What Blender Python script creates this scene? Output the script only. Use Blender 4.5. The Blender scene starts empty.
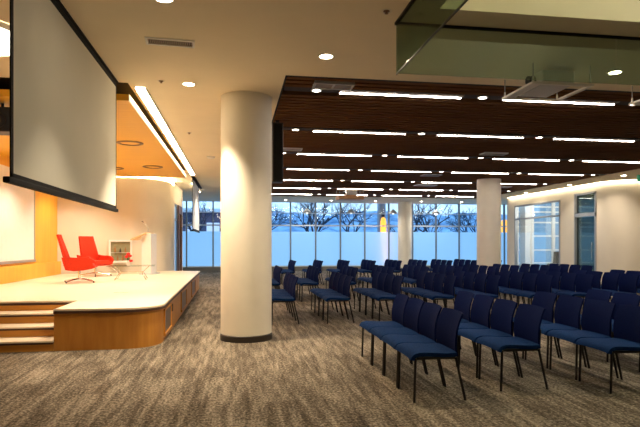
import bpy, bmesh, math, random
from mathutils import Vector, Matrix, Euler
PI = math.pi
R = math.radians
random.seed(7)
scn = bpy.context.scene
COL = scn.collection

# ------------------------------------------------------------------ helpers
def add_box(bm, x0, x1, y0, y1, z0, z1, bev=0.0):
    g = bmesh.ops.create_cube(bm, size=1.0)
    vs = g['verts']
    for v in vs:
        v.co = Vector((x0 + (v.co.x + .5) * (x1 - x0), y0 + (v.co.y + .5) * (y1 - y0), z0 + (v.co.z + .5) * (z1 - z0)))
    if bev > 0:
        es = {e for v in vs for e in v.link_edges}
        bmesh.ops.bevel(bm, geom=list(es), offset=bev, segments=2, affect='EDGES', profile=0.5)
    return vs

def add_tube(bm, pts, r, n=8, r1=None, cap=True):
    pts = [Vector(p) for p in pts]
    rings = []
    m = len(pts)
    up = None
    for i, p in enumerate(pts):
        if i == 0: t = pts[1] - p
        elif i == m - 1: t = p - pts[i - 1]
        else: t = (pts[i + 1] - p).normalized() + (p - pts[i - 1]).normalized()
        t.normalize()
        if up is None:
            up = Vector((0, 0, 1)) if abs(t.z) < .9 else Vector((1, 0, 0))
        a = t.cross(up)
        if a.length < 1e-5:
            a = t.cross(Vector((0, 1, 0)))
        a.normalize()
        b = a.cross(t); b.normalize()
        up = b
        rr = r if r1 is None else r + (r1 - r) * i / (m - 1)
        rings.append([bm.verts.new(p + (a * math.cos(2 * PI * k / n) + b * math.sin(2 * PI * k / n)) * rr) for k in range(n)])
    for i in range(m - 1):
        for k in range(n):
            bm.faces.new((rings[i][k], rings[i][(k + 1) % n], rings[i + 1][(k + 1) % n], rings[i + 1][k]))
    if cap:
        bm.faces.new(rings[0][::-1]); bm.faces.new(rings[-1])

def add_lathe(bm, prof, n=32, cx=0, cy=0):
    rings = []
    for (r, z) in prof:
        if r < 1e-5:
            rings.append([bm.verts.new((cx, cy, z))])
        else:
            rings.append([bm.verts.new((cx + r * math.cos(2 * PI * k / n), cy + r * math.sin(2 * PI * k / n), z)) for k in range(n)])
    for a, b in zip(rings, rings[1:]):
        for k in range(n):
            k2 = (k + 1) % n
            if len(a) == 1 and len(b) == 1: continue
            if len(a) == 1: bm.faces.new((a[0], b[k2], b[k]))
            elif len(b) == 1: bm.faces.new((a[k], a[k2], b[0]))
            else: bm.faces.new((a[k], a[k2], b[k2], b[k]))

def add_prism(bm, poly, z0, z1):
    lo = [bm.verts.new((x, y, z0)) for x, y in poly]
    hi = [bm.verts.new((x, y, z1)) for x, y in poly]
    n = len(poly)
    bm.faces.new(lo[::-1]); bm.faces.new(hi)
    for i in range(n):
        bm.faces.new((lo[i], lo[(i + 1) % n], hi[(i + 1) % n], hi[i]))

def add_shell(bm, grid, th):
    """grid[i][j] of Vectors -> closed sheet of thickness th along its normals"""
    ni, nj = len(grid), len(grid[0])
    def nrm(i, j):
        a = grid[min(i + 1, ni - 1)][j] - grid[max(i - 1, 0)][j]
        b = grid[i][min(j + 1, nj - 1)] - grid[i][max(j - 1, 0)]
        c = a.cross(b)
        return c.normalized() if c.length > 1e-9 else Vector((0, 0, 1))
    A = [[bm.verts.new(grid[i][j] + nrm(i, j) * th / 2) for j in range(nj)] for i in range(ni)]
    B = [[bm.verts.new(grid[i][j] - nrm(i, j) * th / 2) for j in range(nj)] for i in range(ni)]
    for i in range(ni - 1):
        for j in range(nj - 1):
            bm.faces.new((A[i][j], A[i + 1][j], A[i + 1][j + 1], A[i][j + 1]))
            bm.faces.new((B[i][j + 1], B[i + 1][j + 1], B[i + 1][j], B[i][j]))
    for i in range(ni - 1):
        bm.faces.new((A[i][0], B[i][0], B[i + 1][0], A[i + 1][0]))
        bm.faces.new((A[i + 1][-1], B[i + 1][-1], B[i][-1], A[i][-1]))
    for j in range(nj - 1):
        bm.faces.new((A[0][j + 1], B[0][j + 1], B[0][j], A[0][j]))
        bm.faces.new((A[-1][j], B[-1][j], B[-1][j + 1], A[-1][j + 1]))

def new(): return bmesh.new()
def B(*a, bev=0.0):
    bm = new(); add_box(bm, *a, bev=bev); return bm
def T(pts, r, n=8, r1=None):
    bm = new(); add_tube(bm, pts, r, n, r1); return bm

def obj(name, bm, mat, parent=None, smooth=False, loc=None):
    bmesh.ops.recalc_face_normals(bm, faces=bm.faces)
    me = bpy.data.meshes.new(name)
    bm.to_mesh(me); bm.free()
    if smooth:
        for p in me.polygons: p.use_smooth = True
        me.set_sharp_from_angle(angle=R(35))
    me.materials.append(mat)
    o = bpy.data.objects.new(name, me)
    COL.objects.link(o)
    if parent: o.parent = parent
    if loc: o.location = loc
    return o

def thing(name, label, cat, loc=(0, 0, 0), rz=0, group=None):
    o = bpy.data.objects.new(name, None)
    o.empty_display_size = .1
    COL.objects.link(o)
    o.location = loc; o.rotation_euler = (0, 0, rz)
    o['label'] = label; o['category'] = cat
    if group: o['group'] = group
    return o

def tag(o, label, cat, group=None):
    o['label'] = label; o['category'] = cat
    if group: o['group'] = group
    return o

def struct(name, bm, m, parent=None, smooth=False):
    o = obj(name, bm, m, parent, smooth)
    if parent is None: o['kind'] = 'structure'
    return o

def dup(root, loc, label, rz=None, group=None):
    r = root.copy(); COL.objects.link(r)
    r.location = loc
    if rz is not None: r.rotation_euler = (0, 0, rz)
    r['label'] = label
    if group: r['group'] = group
    for ch in list(root.children):
        c = ch.copy(); COL.objects.link(c); c.parent = r
        for g in list(ch.children):
            d = g.copy(); COL.objects.link(d); d.parent = c
    return r

# ------------------------------------------------------------------ materials
def mat(name, col, rough=.6, metal=0, spec=.5, var=0, vscale=8, vec=(1, 1, 1), bump=0, bscale=60, emit=None, estr=0, col2=None):
    m = bpy.data.materials.new(name); m.use_nodes = True
    nt = m.node_tree; b = nt.nodes['Principled BSDF']
    b.inputs['Base Color'].default_value = (*col, 1)
    b.inputs['Roughness'].default_value = rough
    b.inputs['Metallic'].default_value = metal
    b.inputs['Specular IOR Level'].default_value = spec
    tc = nt.nodes.new('ShaderNodeTexCoord')
    mp = nt.nodes.new('ShaderNodeMapping'); mp.inputs['Scale'].default_value = vec
    nt.links.new(tc.outputs['Object'], mp.inputs['Vector'])
    n = nt.nodes.new('ShaderNodeTexNoise'); n.inputs['Scale'].default_value = vscale; n.inputs['Detail'].default_value = 4
    nt.links.new(mp.outputs['Vector'], n.inputs['Vector'])
    r = nt.nodes.new('ShaderNodeValToRGB')
    v = max(var, .02)
    c2 = col2 or tuple(min(1, c * (1 + v)) for c in col)
    c1 = col if col2 else tuple(c * (1 - v) for c in col)
    r.color_ramp.elements[0].position = .32; r.color_ramp.elements[1].position = .68
    r.color_ramp.elements[0].color = (*c1, 1); r.color_ramp.elements[1].color = (*c2, 1)
    nt.links.new(n.outputs['Fac'], r.inputs['Fac'])
    nt.links.new(r.outputs['Color'], b.inputs['Base Color'])
    if bump:
        n2 = nt.nodes.new('ShaderNodeTexNoise'); n2.inputs['Scale'].default_value = bscale
        nt.links.new(mp.outputs['Vector'], n2.inputs['Vector'])
        bp = nt.nodes.new('ShaderNodeBump'); bp.inputs['Strength'].default_value = bump; bp.inputs['Distance'].default_value = .01
        nt.links.new(n2.outputs['Fac'], bp.inputs['Height']); nt.links.new(bp.outputs['Normal'], b.inputs['Normal'])
    if emit:
        b.inputs['Emission Color'].default_value = (*emit, 1)
        b.inputs['Emission Strength'].default_value = estr
    return m

def glass(name, tint, refl=.08, rough=.0):
    m = bpy.data.materials.new(name); m.use_nodes = True
    nt = m.node_tree; nt.nodes.clear()
    out = nt.nodes.new('ShaderNodeOutputMaterial')
    t = nt.nodes.new('ShaderNodeBsdfTransparent'); t.inputs['Color'].default_value = (*tint, 1)
    g = nt.nodes.new('ShaderNodeBsdfGlossy'); g.inputs['Roughness'].default_value = rough
    lw = nt.nodes.new('ShaderNodeLayerWeight'); lw.inputs['Blend'].default_value = .25
    mm = nt.nodes.new('ShaderNodeMath'); mm.operation = 'MULTIPLY_ADD'
    mm.inputs[1].default_value = .35; mm.inputs[2].default_value = refl
    nt.links.new(lw.outputs['Fresnel'], mm.inputs[0])
    mx = nt.nodes.new('ShaderNodeMixShader')
    nt.links.new(mm.outputs[0], mx.inputs[0]); nt.links.new(t.outputs[0], mx.inputs[1]); nt.links.new(g.outputs[0], mx.inputs[2])
    nt.links.new(mx.outputs[0], out.inputs['Surface'])
    return m

def wood(name, ca, cb, rough=.4, vec=(1, 1, 1), scale=6, emit=0):
    return mat(name, ca, rough, var=.1, vscale=scale, vec=vec, col2=cb)

def carpet():
    m = bpy.data.materials.new('carpet'); m.use_nodes = True
    nt = m.node_tree; L = nt.links; b = nt.nodes['Principled BSDF']
    b.inputs['Roughness'].default_value = .95; b.inputs['Specular IOR Level'].default_value = .1
    tc = nt.nodes.new('ShaderNodeTexCoord')
    def noise(scale, vec, det=3, rough=.6):
        mp = nt.nodes.new('ShaderNodeMapping'); mp.inputs['Scale'].default_value = vec
        L.new(tc.outputs['Object'], mp.inputs['Vector'])
        n = nt.nodes.new('ShaderNodeTexNoise'); n.inputs['Scale'].default_value = scale; n.inputs['Detail'].default_value = det
        n.inputs['Roughness'].default_value = rough
        L.new(mp.outputs['Vector'], n.inputs['Vector']); return n
    # planks: brick texture gives every plank its own tone
    mp = nt.nodes.new('ShaderNodeMapping'); mp.inputs['Rotation'].default_value = (0, 0, PI / 2)
    L.new(tc.outputs['Object'], mp.inputs['Vector'])
    br = nt.nodes.new('ShaderNodeTexBrick')
    br.inputs['Scale'].default_value = 1; br.inputs['Brick Width'].default_value = 1.0; br.inputs['Row Height'].default_value = .25
    br.inputs['Mortar Size'].default_value = 0.0
    br.inputs['Color1'].default_value = (0, 0, 0, 1); br.inputs['Color2'].default_value = (1, 1, 1, 1); br.inputs['Mortar'].default_value = (.5, .5, .5, 1)
    L.new(mp.outputs['Vector'], br.inputs['Vector'])
    n1 = noise(1.0, (15, 1.5, 1), 3, .5)     # long streaks along the planks
    n2 = noise(1.0, (46, 30, 1), 2, .7)      # loop pile speckle
    n3 = noise(.35, (1, 1, 1), 2)
    def math_(op, a, b_, c_=None):
        k = nt.nodes.new('ShaderNodeMath'); k.operation = op
        for i, v in enumerate((a, b_, c_)):
            if v is None: continue
            if isinstance(v, (int, float)): k.inputs[i].default_value = v
            else: L.new(v, k.inputs[i])
        return k.outputs[0]
    s = math_('MULTIPLY_ADD', n1.outputs['Fac'], .60, 0.0)
    s = math_('MULTIPLY_ADD', n2.outputs['Fac'], 1.05, s)
    s = math_('MULTIPLY_ADD', br.outputs['Color'], .10, s)
    s = math_('MULTIPLY_ADD', n3.outputs['Fac'], .2, s)
    s = math_('SUBTRACT', s, .475)
    rp = nt.nodes.new('ShaderNodeValToRGB')
    e = rp.color_ramp.elements
    e[0].position = .27; e[0].color = (.038, .029, .022, 1)
    e[1].position = .72; e[1].color = (.355, .30, .235, 1)
    k = e.new(.48); k.color = (.128, .104, .077, 1)
    L.new(s, rp.inputs['Fac']); L.new(rp.outputs['Color'], b.inputs['Base Color'])
    bp = nt.nodes.new('ShaderNodeBump'); bp.inputs['Strength'].default_value = .5; bp.inputs['Distance'].default_value = .01
    L.new(n2.outputs['Fac'], bp.inputs['Height']); L.new(bp.outputs['Normal'], b.inputs['Normal'])
    return m

M = {}
M['carpet'] = carpet()
M['ceil'] = mat('ceiling_paint', (.86, .76, .57), .9, spec=.1, var=.02, vscale=2)
M['wall'] = mat('wall_paint', (.76, .69, .57), .85, spec=.15, var=.02, vscale=2)
M['column'] = mat('column_plaster', (.86, .80, .68), .6, spec=.3, var=.03, vscale=3)
M['colbase'] = mat('column_base', (.03, .022, .017), .5)
M['slat'] = wood('dark_walnut_slats', (.112, .052, .022), (.175, .080, .033), .9, (.6, 14, 14), 2)
M['slat'].node_tree.nodes['Principled BSDF'].inputs['Specular IOR Level'].default_value = .03
M['black'] = mat('black_paint', (.008, .007, .006), .7, spec=.2)
M['blackmetal'] = mat('black_powdercoat', (.015, .013, .013), .45, .3)
M['channel'] = mat('dark_channel', (.03, .014, .007), .7)
M['housing'] = mat('light_housing', (.32, .27, .25), .5)
M['navyback'] = mat('navy_mesh_back', (.0042, .0105, .064), .85, spec=.06, var=.15, vscale=90, bump=.3, bscale=300)
M['navyseat_lit'] = mat('navy_seat_fabric_lit', (.0045, .026, .105), .85, spec=.08, var=.2, vscale=60, bump=.4, bscale=250)  # lighter blue than the backs: light on the seats put into the colour
M['leg'] = mat('black_chrome_leg', (.02, .017, .017), .3, .6)
M['orange'] = wood('amber_wood_ceiling', (.78, .39, .012), (.84, .45, .02), .45, (.3, 6, 1), 2)
M['orangewall'] = wood('amber_wood_wall', (.80, .40, .03), (.86, .47, .05), .45, (1, 5, .3), 2)
M['stagefront'] = wood('honey_wood_front', (.44, .17, .022), (.54, .235, .036), .4, (3, 3, .5), 3)
M['stagetop'] = wood('maple_stage_top', (.74, .65, .50), (.80, .71, .56), .35, (1, 6, 1), 2)
M['nosing'] = mat('dark_nosing', (.055, .022, .012), .5)
M['riser'] = wood('riser_wood', (.58, .25, .035), (.66, .31, .05), .45, (.5, 1, 8), 2)
M['white'] = mat('white_paint', (.82, .80, .76), .55)
M['lectern'] = mat('lectern_white', (.80, .76, .72), .4)
M['screen'] = mat('screen_fabric', (.80, .79, .70), .8, spec=.1, var=.015, vscale=1.5)
M['screenwhite'] = mat('wall_screen_white', (.88, .86, .84), .7)
M['red'] = mat('red_wool', (.66, .040, .012), .75, spec=.2, var=.08, vscale=40, bump=.2, bscale=200)
M['chrome'] = mat('chrome', (.75, .70, .62), .2, 1)
M['grey'] = mat('grey_metal', (.35, .36, .37), .4, .5)
M['lgrey'] = mat('light_grey_metal', (.6, .6, .6), .5, .2)
M['mullion'] = mat('mullion_aluminium', (.24, .27, .30), .4, .4)
M['transom'] = mat('transom_aluminium', (.62, .68, .72), .4, .1)
M['curb'] = mat('sill_grey', (.16, .15, .13), .7)
M['glass'] = glass('clear_glass', (.92, .96, .98), .01)
M['tglass'] = glass('table_glass', (.88, .93, .9), .06)
M['smoke'] = glass('green_glass', (.60, .68, .59), .045)
for n_ in M['smoke'].node_tree.nodes:
    if n_.type == 'MATH': n_.inputs[1].default_value = .12
M['doorglass'] = glass('door_glass', (.35, .40, .38), .03)
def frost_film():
    m = mat('frosted_film', (.24, .42, .60), .7, spec=.2, emit=(.27, .60, .98), estr=.42)  # emission stands in for daylight glowing through the film
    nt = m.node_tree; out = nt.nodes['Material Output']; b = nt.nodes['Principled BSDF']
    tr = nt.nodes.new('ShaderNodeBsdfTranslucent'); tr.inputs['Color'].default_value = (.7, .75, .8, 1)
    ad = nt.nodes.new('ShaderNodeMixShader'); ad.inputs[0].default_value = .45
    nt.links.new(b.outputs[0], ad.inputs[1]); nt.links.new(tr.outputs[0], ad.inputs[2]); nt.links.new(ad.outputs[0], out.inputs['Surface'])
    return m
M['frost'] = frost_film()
M['lens'] = mat('light_diffuser', (1, 1, 1), .5, emit=(1, .89, .78), estr=33)
M['warmlens'] = mat('warm_downlight_lens', (1, 1, 1), .5, emit=(1, .80, .52), estr=30)
M['dlens'] = mat('downlight_lens', (1, 1, 1), .5, emit=(1, .88, .74), estr=14)
M['trough'] = mat('warm_strip_diffuser', (1, 1, 1), .5, emit=(1, .80, .52), estr=11)
M['darkwood'] = wood('brown_door_wood', (.13, .06, .03), (.2, .095, .05), .5, (4, 4, .4), 3)
M['amber'] = mat('amber_glass_lamp', (.9, .45, .08), .4, emit=(1, .36, .03), estr=.9)
M['bark'] = mat('winter_bark', (.030, .034, .048), .9, var=.4, vscale=6)
M['snow'] = mat('snowy_ground', (.55, .62, .75), .9, var=.1, vscale=.6)
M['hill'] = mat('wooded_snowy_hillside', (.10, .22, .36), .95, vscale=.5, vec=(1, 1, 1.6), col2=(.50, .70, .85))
M['bldg'] = mat('far_building', (.10, .09, .13), .9, var=.2, vscale=3)
M['bldgwin'] = mat('far_building_window', (.3, .35, .45), .3, emit=(.6, .75, 1), estr=.4)
M['green'] = mat('exit_green', (.01, .16, .08), .5, emit=(.02, .4, .2), estr=.12)
M['grille'] = mat('grille_dark', (.05, .035, .02), .7)
M['bronze'] = mat('bronze_ring', (.22, .12, .05), .45, .4)
M['vase'] = mat('vase_glass', (.75, .72, .66), .15)
M['stem'] = mat('green_stem', (.06, .18, .03), .7)
M['petal'] = mat('red_petals', (.75, .02, .01), .7)
M['lightwood'] = wood('lectern_top_wood', (.62, .38, .14), (.7, .46, .2), .4, (1, 5, 1), 3)
M['atrium'] = mat('atrium_pale_paint', (.80, .80, .58), .8)
M['panelgrey'] = mat('smoked_vent_panel', (.10, .07, .06), .35)
M['book'] = mat('bottle_amber', (.35, .16, .05), .4)
M['niche'] = mat('niche_lining', (.30, .27, .15), .6, var=.1)
M['traywood'] = wood('tray_wood', (.62, .30, .10), (.7, .36, .14), .5, (1, 4, 1), 3)

H = 3.64           # ceiling height
# ------------------------------------------------------------------ camera
F = 550.0
cam_d = bpy.data.cameras.new('camera'); cam = bpy.data.objects.new('camera', cam_d); COL.objects.link(cam)
cam_d.sensor_fit = 'HORIZONTAL'; cam_d.sensor_width = 36; cam_d.lens = 36 * F / 640
TH = math.atan(85 / F)
cam.location = (0, 0, 1.43); cam.rotation_euler = (PI / 2, 0, -TH)
cam_d.shift_y = (244 - 213.5) / 640
cam_d.clip_end = 400
scn.camera = cam

# ------------------------------------------------------------------ shell
struct('floor', B(-9, 20, -3.2, 29.4, -.2, 0), M['carpet'])
# painted ceiling, with an atrium opening (X 1.9..9, Y 1..4.93)
bm = new()
CT = H + .35
for b in ((-9, .66, -3.2, 29.2, H, CT), (.66, 1.9, -3.2, 7.2, H, CT), (1.9, 9, -3.2, 1.0, H, CT), (1.9, 9, 4.93, 7.2, H, CT),
          (9, 20, -3.2, 7.2, H, CT), (.66, 20, 25.35, 29.2, H, CT), (11.75, 20, 7.2, 25.35, H, CT)):
    add_box(bm, *b)
struct('ceiling', bm, M['ceil'])
# atrium shaft
bm = new()
add_box(bm, 1.7, 9.2, 4.93, 5.1, CT, 6.2); add_box(bm, 1.7, 9.2, .8, 1.0, CT, 6.2)
add_box(bm, 1.7, 1.9, 1, 4.93, CT, 6.2); add_box(bm, 9, 9.2, 1, 4.93, CT, 6.2); add_box(bm, 1.7, 9.2, .8, 5.1, 6.2, 6.35)
struct('wall_atrium', bm, M['atrium'])
# slatted walnut ceiling
struct('ceiling_backing', B(.66, 11.75, 7.2, 25.35, H + .1, CT), M['black'])
bm = new()
y = 7.24
rows = [7.86, 10.61, 13.36, 16.08, 18.83, 21.56, 24.2]
while y < 25.2:
    if not any(r - .20 < y + .07 and y < r + .12 for r in rows):
        add_box(bm, .68, 11.73, y, y + .115, H, H + .07)
    y += .175
struct('ceiling_slats', bm, M['slat'])
bm = new()
add_box(bm, .655, .68, 7.2, 25.35, H - .004, H + .12); add_box(bm, .66, 11.75, 7.19, 7.24, H - .004, H + .12)
struct('trim_1', bm, M['black'])
bm = new()
for r in rows: add_box(bm, .70, 11.71, r - .16, r + .09, H + .01, H + .06)
struct('trim_2', bm, M['channel'])

# left wall (amber wood) and wall behind the camera
struct('wall_left', B(-5.3, -5.1, -3.2, 17.2, 0, H), M['orangewall'])
struct('wall_behind', B(-9, 20, -3.4, -3.2, 0, H), M['wall'])
struct('trim_3', B(-5.1, -4.98, 9.05, 16.9, .56, .93, bev=.01), M['orangewall'])
# curved pale wall behind the stage, running on into the corridor
def wall_curve(path, th, z0, z1):
    bm = new(); n = len(path)
    off = []
    for i, p in enumerate(path):
        a = Vector(path[max(i - 1, 0)]); b = Vector(path[min(i + 1, n - 1)])
        t = (b - a).normalized(); off.append((p[0] - t.y * th, p[1] + t.x * th))
    for i in range(n - 1):
        q = [path[i], path[i + 1], off[i + 1], off[i]]
        vs = [bm.verts.new((x, y, z0)) for x, y in q] + [bm.verts.new((x, y, z1)) for x, y in q]
        for f in ((0, 1, 5, 4), (2, 3, 7, 6), (4, 5, 6, 7), (3, 2, 1, 0)): bm.faces.new([vs[k] for k in f])
        if i == 0: bm.faces.new([vs[k] for k in (0, 4, 7, 3)])
        if i == n - 2: bm.faces.new([vs[k] for k in (1, 2, 6, 5)])
    bmesh.ops.remove_doubles(bm, verts=bm.verts, dist=1e-4)
    return bm
def arc(cx, cy, r, a0, a1, n=14):
    return [(cx + r * math.cos(R(a0 + (a1 - a0) * i / n)), cy + r * math.sin(R(a0 + (a1 - a0) * i / n))) for i in range(n + 1)]
path = [(-5.12, 16.95), (-4.2, 17.38), (-3.5, 17.72)] + arc(-3.45, 19.02, 1.32, -85, 0, 14)[1:] + [(-2.13, 20.2)]
struct('wall_stage', wall_curve(path, .2, 0, H - .16), M['wall'], smooth=True)
# cove light above that wall
off = [(x - .10, y + .12) for x, y in path]
bm = wall_curve([(x - .04, y + .05) for x, y in path], .05, H - .13, H - .06)
cv = obj('cove_light', bm, M['trough']); tag(cv, 'warm cove light strip along the top of the curved wall behind the stage', 'light')
struct('wall_stage_top', wall_curve([(x - .16, y + .18) for x, y in path], .1, H - .2, H), M['wall'])
# corridor side beyond the curve: brown door and glazed strip
struct('wall_corridor', B(-2.33, -2.13, 20.2, 23.2, 2.9, H), M['wall'])
struct('wall_corridor_end', B(-9, -2.33, 23.2, 23.4, 0, H), M['wall'])
d = struct('door_1', B(-2.28, -2.17, 21.5, 22.6, .0, 2.6), M['darkwood'])
hb = new(); add_tube(hb, [(-2.11, 21.65, .9), (-2.11, 21.65, 1.25)], .015); add_tube(hb, [(-2.17, 21.65, .95), (-2.11, 21.65, .95)], .01); add_tube(hb, [(-2.17, 21.65, 1.2), (-2.11, 21.65, 1.2)], .01)
obj('door_handle', hb, M['chrome'], d)
bm = new(); add_box(bm, -2.33, -2.1, 21.4, 21.5, 0, 2.9); add_box(bm, -2.33, -2.1, 22.6, 22.72, 0, 2.9); add_box(bm, -2.33, -2.1, 21.5, 22.6, 2.6, 2.9)
obj('door_frame', bm, M['darkwood'], d)
w = bpy.data.objects.new('window_20', None); COL.objects.link(w); w['kind'] = 'structure'
bm = new()
for yy in (20.2, 21.34): add_box(bm, -2.30, -2.16, yy, yy + .06, 0, 2.9)
for zz in (0, 2.3, 2.84): add_box(bm, -2.30, -2.16, 20.26, 21.34, zz, zz + .06)
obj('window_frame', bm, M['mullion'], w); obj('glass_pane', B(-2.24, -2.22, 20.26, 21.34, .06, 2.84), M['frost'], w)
struct('wall_corridor_pier', B(-2.33, -2.13, 22.72, 23.2, 0, 2.9), M['wall'])

# far window wall, bay by bay
FY = 28.9
P0, PITCH = 2.89, 1.335
frost_top, trans_z = 2.08, 2.40
bays = range(-6, 11)
for n_, k in enumerate(bays):
    x0 = P0 + PITCH * k; x1 = x0 + PITCH
    w = bpy.data.objects.new('window_%d' % (n_ + 1), None); COL.objects.link(w); w['kind'] = 'structure'
    bm = new()
    add_box(bm, x0 - .035, x0 + .035, FY - .09, FY + .06, .24, H)
    obj('window_frame', bm, M['mullion'], w)
    bm = new()
    add_box(bm, x0 + .035, x1 - .035, FY - .06, FY + .05, trans_z - .03, trans_z + .04)
    add_box(bm, x0 + .035, x1 - .035, FY - .04, FY + .04, 3.05, 3.08)
    add_box(bm, x0 + .035, x1 - .035, FY - .05, FY + .05, .24, .29)
    obj('window_transom', bm, M['transom'], w)
    obj('glass_pane', B(x0 + .035, x1 - .035, FY, FY + .012, .29, H), M['glass'], w)
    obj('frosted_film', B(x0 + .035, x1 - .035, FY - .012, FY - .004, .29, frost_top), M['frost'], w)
struct('wall_far_curb', B(-9, 20, FY - .12, FY + .25, 0, .24), M['curb'])
struct('wall_far_left', B(-9, P0 - 6 * PITCH, FY - .05, FY + .2, .24, H), M['wall'])
struct('wall_far_right', B(P0 + 11 * PITCH, 20, FY - .05, FY + .2, .24, H), M['wall'])

# right wall: straight run with glazed front and door, then a curve towards the right
WX = 13.0
g0, g1, d0, d1 = 20.5, 24.15, 18.25, 19.55
bm = new()
for b in ((WX, WX + .2, g1, 24.7, 0, H), (WX, WX + .2, d1, g0, 0, H), (WX, WX + .2, g0, g1, 3.22, H), (WX, WX + .2, d0, d1, 3.36, H)):
    add_box(bm, *b)
struct('wall_right', bm, M['wall'])
path = [(13.0, 18.25)] + arc(14.05, 18.05, 1.05, 180, 262, 12) + [(16.2, 16.8), (20, 16.3)]
struct('wall_right_curve', wall_curve(path, .2, 0, H), M['wall'], smooth=True)
struct('wall_right_end', B(WX, 13.2, 24.7, 24.9, 0, H), M['wall'])
struct('wall_right_near', B(15.6, 15.8, -3.2, 17.0, 0, H), M['wall'])
# wall wash slot where that wall meets the ceiling
bm = new(); add_box(bm, WX - .10, WX - .03, 18.1, 24.65, H - .012, H + .002)
for a, b in zip(path[1:-1], path[2:]):
    a = Vector(a); b = Vector(b); t = (b - a).normalized(); nn = Vector((t.y, -t.x)) * -1
    nn = Vector((-t.y, t.x)); 
    if nn.dot(Vector((14.05, 18.05)) - a) > 0: nn = -nn
    q = [a + nn * .03, b + nn * .03, b + nn * .10, a + nn * .10]
    vs = [bm.verts.new((p.x, p.y, H - .012)) for p in q] + [bm.verts.new((p.x, p.y, H + .002)) for p in q]
    for f in ((0, 1, 2, 3), (4, 5, 6, 7), (0, 1, 5, 4), (1, 2, 6, 5), (2, 3, 7, 6), (3, 0, 4, 7)): bm.faces.new([vs[k] for k in f])
M['wash'] = mat('wall_wash_strip', (1, 1, 1), .5, emit=(1, .88, .64), estr=8)
tag(obj('wall_wash_light', bm, M['wash']), 'thin warm light slot where the right wall meets the ceiling', 'light')
# glazed front
w = bpy.data.objects.new('window_30', None); COL.objects.link(w); w['kind'] = 'structure'
bm = new()
for b in ((WX - .02, WX + .1, g0, g0 + .07, 0, 3.22), (WX - .02, WX + .1, g1 - .07, g1, 0, 3.22), (WX - .02, WX + .1, g0, g1, 3.15, 3.22), (WX - .02, WX + .1, g0, g1, 2.55, 2.62), (WX - .02, WX + .1, g0, g1, 0, .08)):
    add_box(bm, *b)
obj('window_frame', bm, M['grey'], w)
obj('glass_pane', B(WX + .03, WX + .04, g0 + .07, g1 - .07, .08, 3.15), M['glass'], w)
# room behind it
struct('wall_room', B(WX + .2, 20, 17.9, 18.05, 0, H), M['white'])
w = bpy.data.objects.new('window_31', None); COL.objects.link(w); w['kind'] = 'structure'
bm = new()
RY = 24.78
for xx in (14.02, 15.30, 16.7): add_box(bm, xx, xx + .15, RY, RY + .1, 0, H)
for zz in (.10, .48, 1.10, 1.78, 2.44, 2.95, 3.2): add_box(bm, 13.2, 18.5, RY + .01, RY + .09, zz, zz + .07)
obj('window_frame', bm, M['white'], w)
M['bluepane'] = mat('dusk_blue_pane', (.10, .18, .28), .2, emit=(.22, .46, .72), estr=.30)  # glows in place of dusk light from outdoors
obj('glass_pane', B(13.2, 20, RY + .11, RY + .12, .05, H), M['bluepane'], w)
pl = obj('pillar', B(13.55, 14.0, 24.2, 24.7, 0, H), M['white']); tag(pl, 'white square pillar behind the glazed front at the right', 'pillar')
# door to the right of the glazed front
d = struct('door_2', B(WX + .05, WX + .09, d0 + .08, d1 - .08, .05, 2.45), M['doorglass'])
bm = new()
for b in ((WX - .03, WX + .14, d0, d0 + .07, 0, 3.36), (WX - .03, WX + .14, d1 - .07, d1, 0, 3.36), (WX - .03, WX + .14, d0, d1, 3.29, 3.36), (WX - .03, WX + .14, d0, d1, 2.46, 2.60)):
    add_box(bm, *b)
obj('door_frame', bm, M['grey'], d)
obj('transom_pane', B(WX + .05, WX + .07, d0 + .07, d1 - .07, 2.6, 3.29), M['doorglass'], d)
bm = new(); add_tube(bm, [(WX - .06, d0 + .18, .85), (WX - .06, d0 + .18, 1.5)], .018)
for z in (.95, 1.4): add_tube(bm, [(WX - .06, d0 + .18, z), (WX + .06, d0 + .18, z)], .01)
obj('door_handle', bm, M['chrome'], d)
d = struct('door_3', B(15.25, 16.1, 16.72, 16.80, 0, 3.1), M['darkwood'])
d.rotation_euler = (0, 0, 0)
bm = new(); add_box(bm, 15.1, 15.25, 16.68, 16.84, 0, 3.2); add_box(bm, 16.1, 16.25, 16.66, 16.8, 0, 3.2)
obj('door_frame', bm, M['traywood'], d)

# ------------------------------------------------------------------ stage
t = thing('stage', 'raised maple stage with rounded corner and honey wood sides', 'stage', (0, 0, 0))
SX, SY = -1.04, 7.80
def stage_poly(o=0, ysh=0):
    p = [(-2.39, SY - o)]
    p += [(SX - .5 + (.5 + o) * math.cos(a), SY + .5 + (.5 + o) * math.sin(a)) for a in [R(-90 + 90 * i / 14) for i in range(15)]]
    p += [(SX - .10 + o, 18.1 + o), (-2.2, 18.45), (-2.75, 17.75), (-3.55, 17.62), (-4.2, 17.28), (-5.08, 16.87), (-5.08, 8.95 - o), (-2.39, 8.95 - o)]
    return p
bm = new(); add_prism(bm, stage_poly(0), 0, .50); obj('stage_body', bm, M['stagefront'], t, smooth=False)
bm = new(); add_prism(bm, stage_poly(.03), .50, .535); obj('stage_nosing', bm, M['nosing'], t)
bm = new(); add_prism(bm, stage_poly(.025), .535, .56); obj('stage_top', bm, M['stagetop'], t)
ZS = .56
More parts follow.
